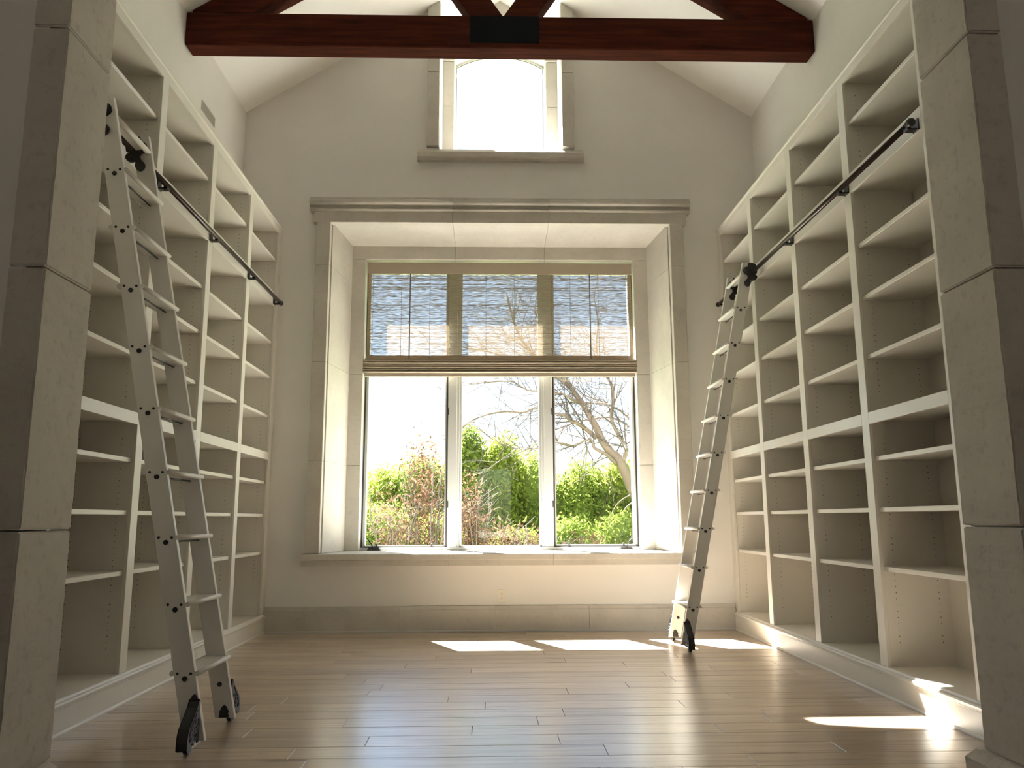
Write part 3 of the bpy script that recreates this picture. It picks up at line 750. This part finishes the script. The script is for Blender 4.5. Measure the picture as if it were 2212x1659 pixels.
for i, (x, t_) in enumerate(((-4.6, 2.2), (-2.7, 2.15), (-.9, 2.3), (.9, 2.2), (2.7, 2.2), (4.5, 2.25))):
    lbs = ['', 'broad back-row hedge shrub behind the left pane', 'broad back-row hedge shrub between the left and middle panes', 'broad back-row hedge shrub between the middle and right panes', 'broad back-row hedge shrub behind the trunk in the right pane', '']
    if not lbs[i]: continue
    shrub(x, 18.8, t_, 1.45, lbs[i], M['leafB'], 9000, .055, mat2=M['leafA'], group='back hedge')
lows = [(-1.95, 13.2, 1.25, .8, 'low green shrub in front at the lower left of the left pane'), (1.2, 13.4, 1.05, .75, 'low green shrub in front at the lower left of the right pane'), (2.3, 13.6, 1.15, .85, 'low green shrub in front at the lower right of the right pane'), (.35, 13.3, .85, .7, 'low green shrub in front at the bottom of the middle pane'), (-1.0, 13.5, 1.1, .7, 'low green shrub in front at the lower right of the left pane')]
for x, y, t_, wd, lb in lows: shrub(x, y, t_, wd, lb, M['leafA'], 6000, .042, mat2=M['leafB'], group='low shrubs beyond the window')
br = [(-1.45, 11.2, 1.55, .50, 1500, 'thin brown-leaved shrub in front of the left half of the left pane'),
      (-1.00, 11.4, 2.22, .55, 2000, 'tallest thin brown-leaved shrub, its sparse top against the white sky in the left pane'),
      (-.38, 11.6, 1.75, .42, 1800, 'brown-leaved shrub at the left side of the middle pane'),
      (.10, 11.8, 1.05, .50, 1500, 'low tangle of brown leaves and stems at the bottom left of the middle pane'),
      (.62, 11.9, .90, .50, 1500, 'low tangle of brown leaves and stems at the bottom right of the middle pane'),
      (1.35, 12.1, .80, .60, 1500, 'low tangle of brown leaves and stems at the bottom left of the right pane'),
      (2.05, 12.2, .72, .55, 1200, 'low tangle of brown leaves and stems at the bottom right of the right pane')]
for x, y, t_, wd, n, lb in br: shrub(x, y, t_, wd, lb, M['leafC'], n, .034, False, sparse=True, group='brown shrubs near the window')
# bare tree
TR = {
'trunk': [(2.85, 14.5, 0.55, 0.11), (2.67, 14.5, 1.12, 0.105), (2.49, 14.5, 1.5, 0.1), (2.38, 14.5, 1.76, 0.098), (2.24, 14.5, 2.07, 0.092), (2.09, 14.5, 2.21, 0.078), (1.94, 14.5, 2.42, 0.07), (1.84, 14.5, 2.65, 0.064), (1.71, 14.5, 2.89, 0.056), (1.56, 14.5, 3.15, 0.05), (1.39, 14.5, 3.38, 0.044), (1.23, 14.5, 3.54, 0.04), (0.98, 14.5, 3.76, 0.034), (0.71, 14.5, 4.02, 0.03), (0.47, 14.5, 4.32, 0.026), (0.32, 14.5, 4.69, 0.022), (0.2, 14.5, 5.18, 0.016)],
'l2': [(2.3, 14.45, 2.06, 0.048), (2.36, 14.4, 2.21, 0.04), (2.33, 14.3, 2.29, 0.038), (2.25, 14.3, 2.44, 0.036), (2.11, 14.3, 2.71, 0.036), (2.09, 14.3, 2.86, 0.034), (2.12, 14.3, 3.12, 0.03), (2.12, 14.3, 3.35, 0.028), (2.07, 14.3, 3.49, 0.026), (1.94, 14.3, 3.72, 0.022), (1.85, 14.3, 4.1, 0.018), (1.88, 14.3, 4.6, 0.014), (1.81, 14.3, 5.13, 0.008)],
'b3': [(1.82, 14.45, 2.47, 0.034), (1.59, 14.3, 2.64, 0.03), (1.42, 14.2, 2.72, 0.028), (1.31, 14.2, 2.77, 0.026), (1.24, 14.2, 2.86, 0.022), (1.06, 14.2, 2.88, 0.018), (0.74, 14.2, 2.99, 0.016), (0.49, 14.2, 2.9, 0.015), (0.19, 14.2, 2.92, 0.014), (-0.14, 14.2, 2.87, 0.012), (-0.42, 14.2, 2.77, 0.01), (-0.62, 14.2, 2.62, 0.008), (-0.87, 14.2, 2.43, 0.004)],
'b4': [(2.17, 14.45, 2.0, 0.028), (1.98, 14.3, 2.15, 0.024), (1.77, 14.3, 2.27, 0.022), (1.72, 14.3, 2.4, 0.018), (1.6, 14.3, 2.41, 0.016), (1.39, 14.3, 2.31, 0.014), (1.14, 14.3, 2.36, 0.012), (1.07, 14.3, 2.46, 0.01), (0.86, 14.3, 2.63, 0.005)],
'b5': [(1.52, 14.45, 3.12, 0.02), (1.31, 14.0, 3.13, 0.016), (1.18, 14.0, 3.21, 0.015), (1.03, 14.0, 3.22, 0.014), (0.73, 14.0, 3.26, 0.012), (0.54, 14.0, 3.28, 0.011), (0.35, 14.0, 3.4, 0.01), (0.18, 14.0, 3.44, 0.009), (-0.19, 14.0, 3.41, 0.008), (-0.61, 14.0, 3.36, 0.006), (-1.04, 14.0, 3.28, 0.003)],
'b6': [(2.13, 14.3, 3.03, 0.016), (1.98, 14.4, 3.09, 0.014), (1.61, 14.4, 3.1, 0.012), (1.28, 14.4, 3.12, 0.01), (1.06, 14.4, 3.05, 0.008), (0.77, 14.4, 2.88, 0.004)],
'b7': [(3.3, 14.7, 2.1, 0.02), (2.77, 14.8, 2.49, 0.016), (2.54, 14.8, 2.67, 0.014), (2.31, 14.8, 2.83, 0.013), (2.07, 14.8, 2.89, 0.012), (1.77, 14.8, 2.85, 0.01), (1.45, 14.8, 2.79, 0.008), (1.11, 14.8, 2.57, 0.005)],
'b8': [(3.3, 14.9, 2.3, 0.02), (2.82, 15.0, 2.67, 0.016), (2.56, 15.0, 2.87, 0.014), (2.34, 15.0, 3.06, 0.013), (2.18, 15.0, 3.14, 0.012), (1.98, 15.0, 3.24, 0.01), (1.7, 15.0, 3.34, 0.009), (1.42, 15.0, 3.57, 0.006), (1.14, 15.0, 3.81, 0.004)],
'b9': [(1.39, 14.3, 2.31, .014), (1.02, 13.8, 2.32, 0.012), (0.73, 13.8, 2.23, 0.011), (0.54, 13.8, 2.21, 0.009), (0.29, 13.8, 2.23, 0.007), (-0.01, 13.8, 2.35, 0.005), (-0.14, 13.8, 2.45, 0.003)],
'b10': [(1.39, 14.5, 3.38, 0.018), (1.16, 14.3, 3.8, 0.016), (0.93, 14.3, 4.26, 0.014), (0.7, 14.3, 4.84, 0.01)],
'b11': [(0.98, 14.5, 3.76, 0.016), (0.57, 14.1, 3.74, 0.014), (0.0, 14.1, 3.96, 0.01), (-0.58, 14.1, 4.07, 0.006), (-1.34, 14.1, 4.15, 0.004)],
'b12': [(1.75, 14.4, 2.60, 0.008), (1.65, 14.2, 2.35, 0.007), (1.6, 14.2, 2.09, 0.006), (1.58, 14.2, 1.9, 0.005), (1.5, 14.2, 1.66, 0.004), (1.46, 14.2, 1.53, 0.003)],
'b13': [(2.49, 14.4, 1.47, 0.012), (2.26, 14.3, 1.36, 0.008), (2.11, 14.3, 1.21, 0.007), (1.97, 14.3, 0.93, 0.005), (1.87, 14.3, 0.64, 0.003)],
'b14': [(2.49, 14.45, 1.32, 0.012), (2.31, 14.4, 1.19, 0.008), (2.23, 14.4, 0.93, 0.006), (2.2, 14.4, 0.63, 0.004)]}
T = thing('bare_tree', (2.95, 14.5, ZG), 'leafless leaning tree with many branches outside the right pane', 'tree')
tw = G()
def twig(p, d, L, r, depth):
    n = 4; pts = [p]; dd = d.copy()
    for i in range(n):
        dd = (dd+Vector(rs.normal(size=3)*.13)+Vector((0, 0, -.02 if depth < 2 else .0))).normalized(); pts.append(pts[-1]+dd*L/n)
    tw.tube(pts, [r*(1-.8*i/n) for i in range(n+1)], 4, False)
    if depth > 0:
        for i in range(1, n+1):
            if rs.rand() < .75:
                nd = (dd+Vector(rs.normal(size=3)*.55)).normalized(); twig(pts[i], nd, L*rs.uniform(.4, .7), r*.55, depth-1)
for k, l in TR.items():
    pts = [Vector(p[:3]) for p in l]; rad = [p[3]*(1 if k in ('trunk', 'l2') else 1.35) for p in l]
    if k == 'trunk': pts = [Vector((2.98, 14.5, ZG-.05))]+pts; rad = [.13]+rad
    # resample for smooth bends
    P2 = []; R2 = []
    for i in range(len(pts)-1):
        a = pts[max(i-1, 0)]; b = pts[i]; c = pts[i+1]; d = pts[min(i+2, len(pts)-1)]
        for j in range(4):
            t_ = j/4; P2.append(.5*((2*b)+(c-a)*t_+(2*a-5*b+4*c-d)*t_*t_+(3*b-a-3*c+d)*t_**3)); R2.append((rad[i]*(1-t_)+rad[i+1]*t_)*(1+rs.uniform(-.04, .04)))
    P2.append(pts[-1]); R2.append(rad[-1])
    obj('trunk' if k == 'trunk' else 'branch', G().tube(P2, R2, 10 if k == 'trunk' else 7), M['bark'], T)
    if k not in ('trunk', 'b12', 'b13', 'b14') :
        for i in range(3, len(P2)-1):
            if P2[i].z > 2.0 and rs.rand() < .8:
                d = (P2[i+1]-P2[i]).normalized(); nd = (d*.9+Vector(rs.normal(size=3))*Vector((.8, .5, .8))).normalized() if False else (d*.9+Vector((rs.normal()*.7, rs.normal()*.4, rs.normal()*.7))).normalized()
                twig(P2[i], nd, rs.uniform(.4, 1.0), max(.0075, R2[i]*.4), 2)
for i in range(80):
    l = TR['trunk'][8+i % 8]; twig(Vector(l[:3]), Vector((rs.uniform(-1, .6), rs.uniform(-.5, .5), rs.uniform(-.1, 1))).normalized(), rs.uniform(.6, 1.2), .008, 2)
obj('twigs', tw, M['twig'], T, kind='stuff', fix=False)
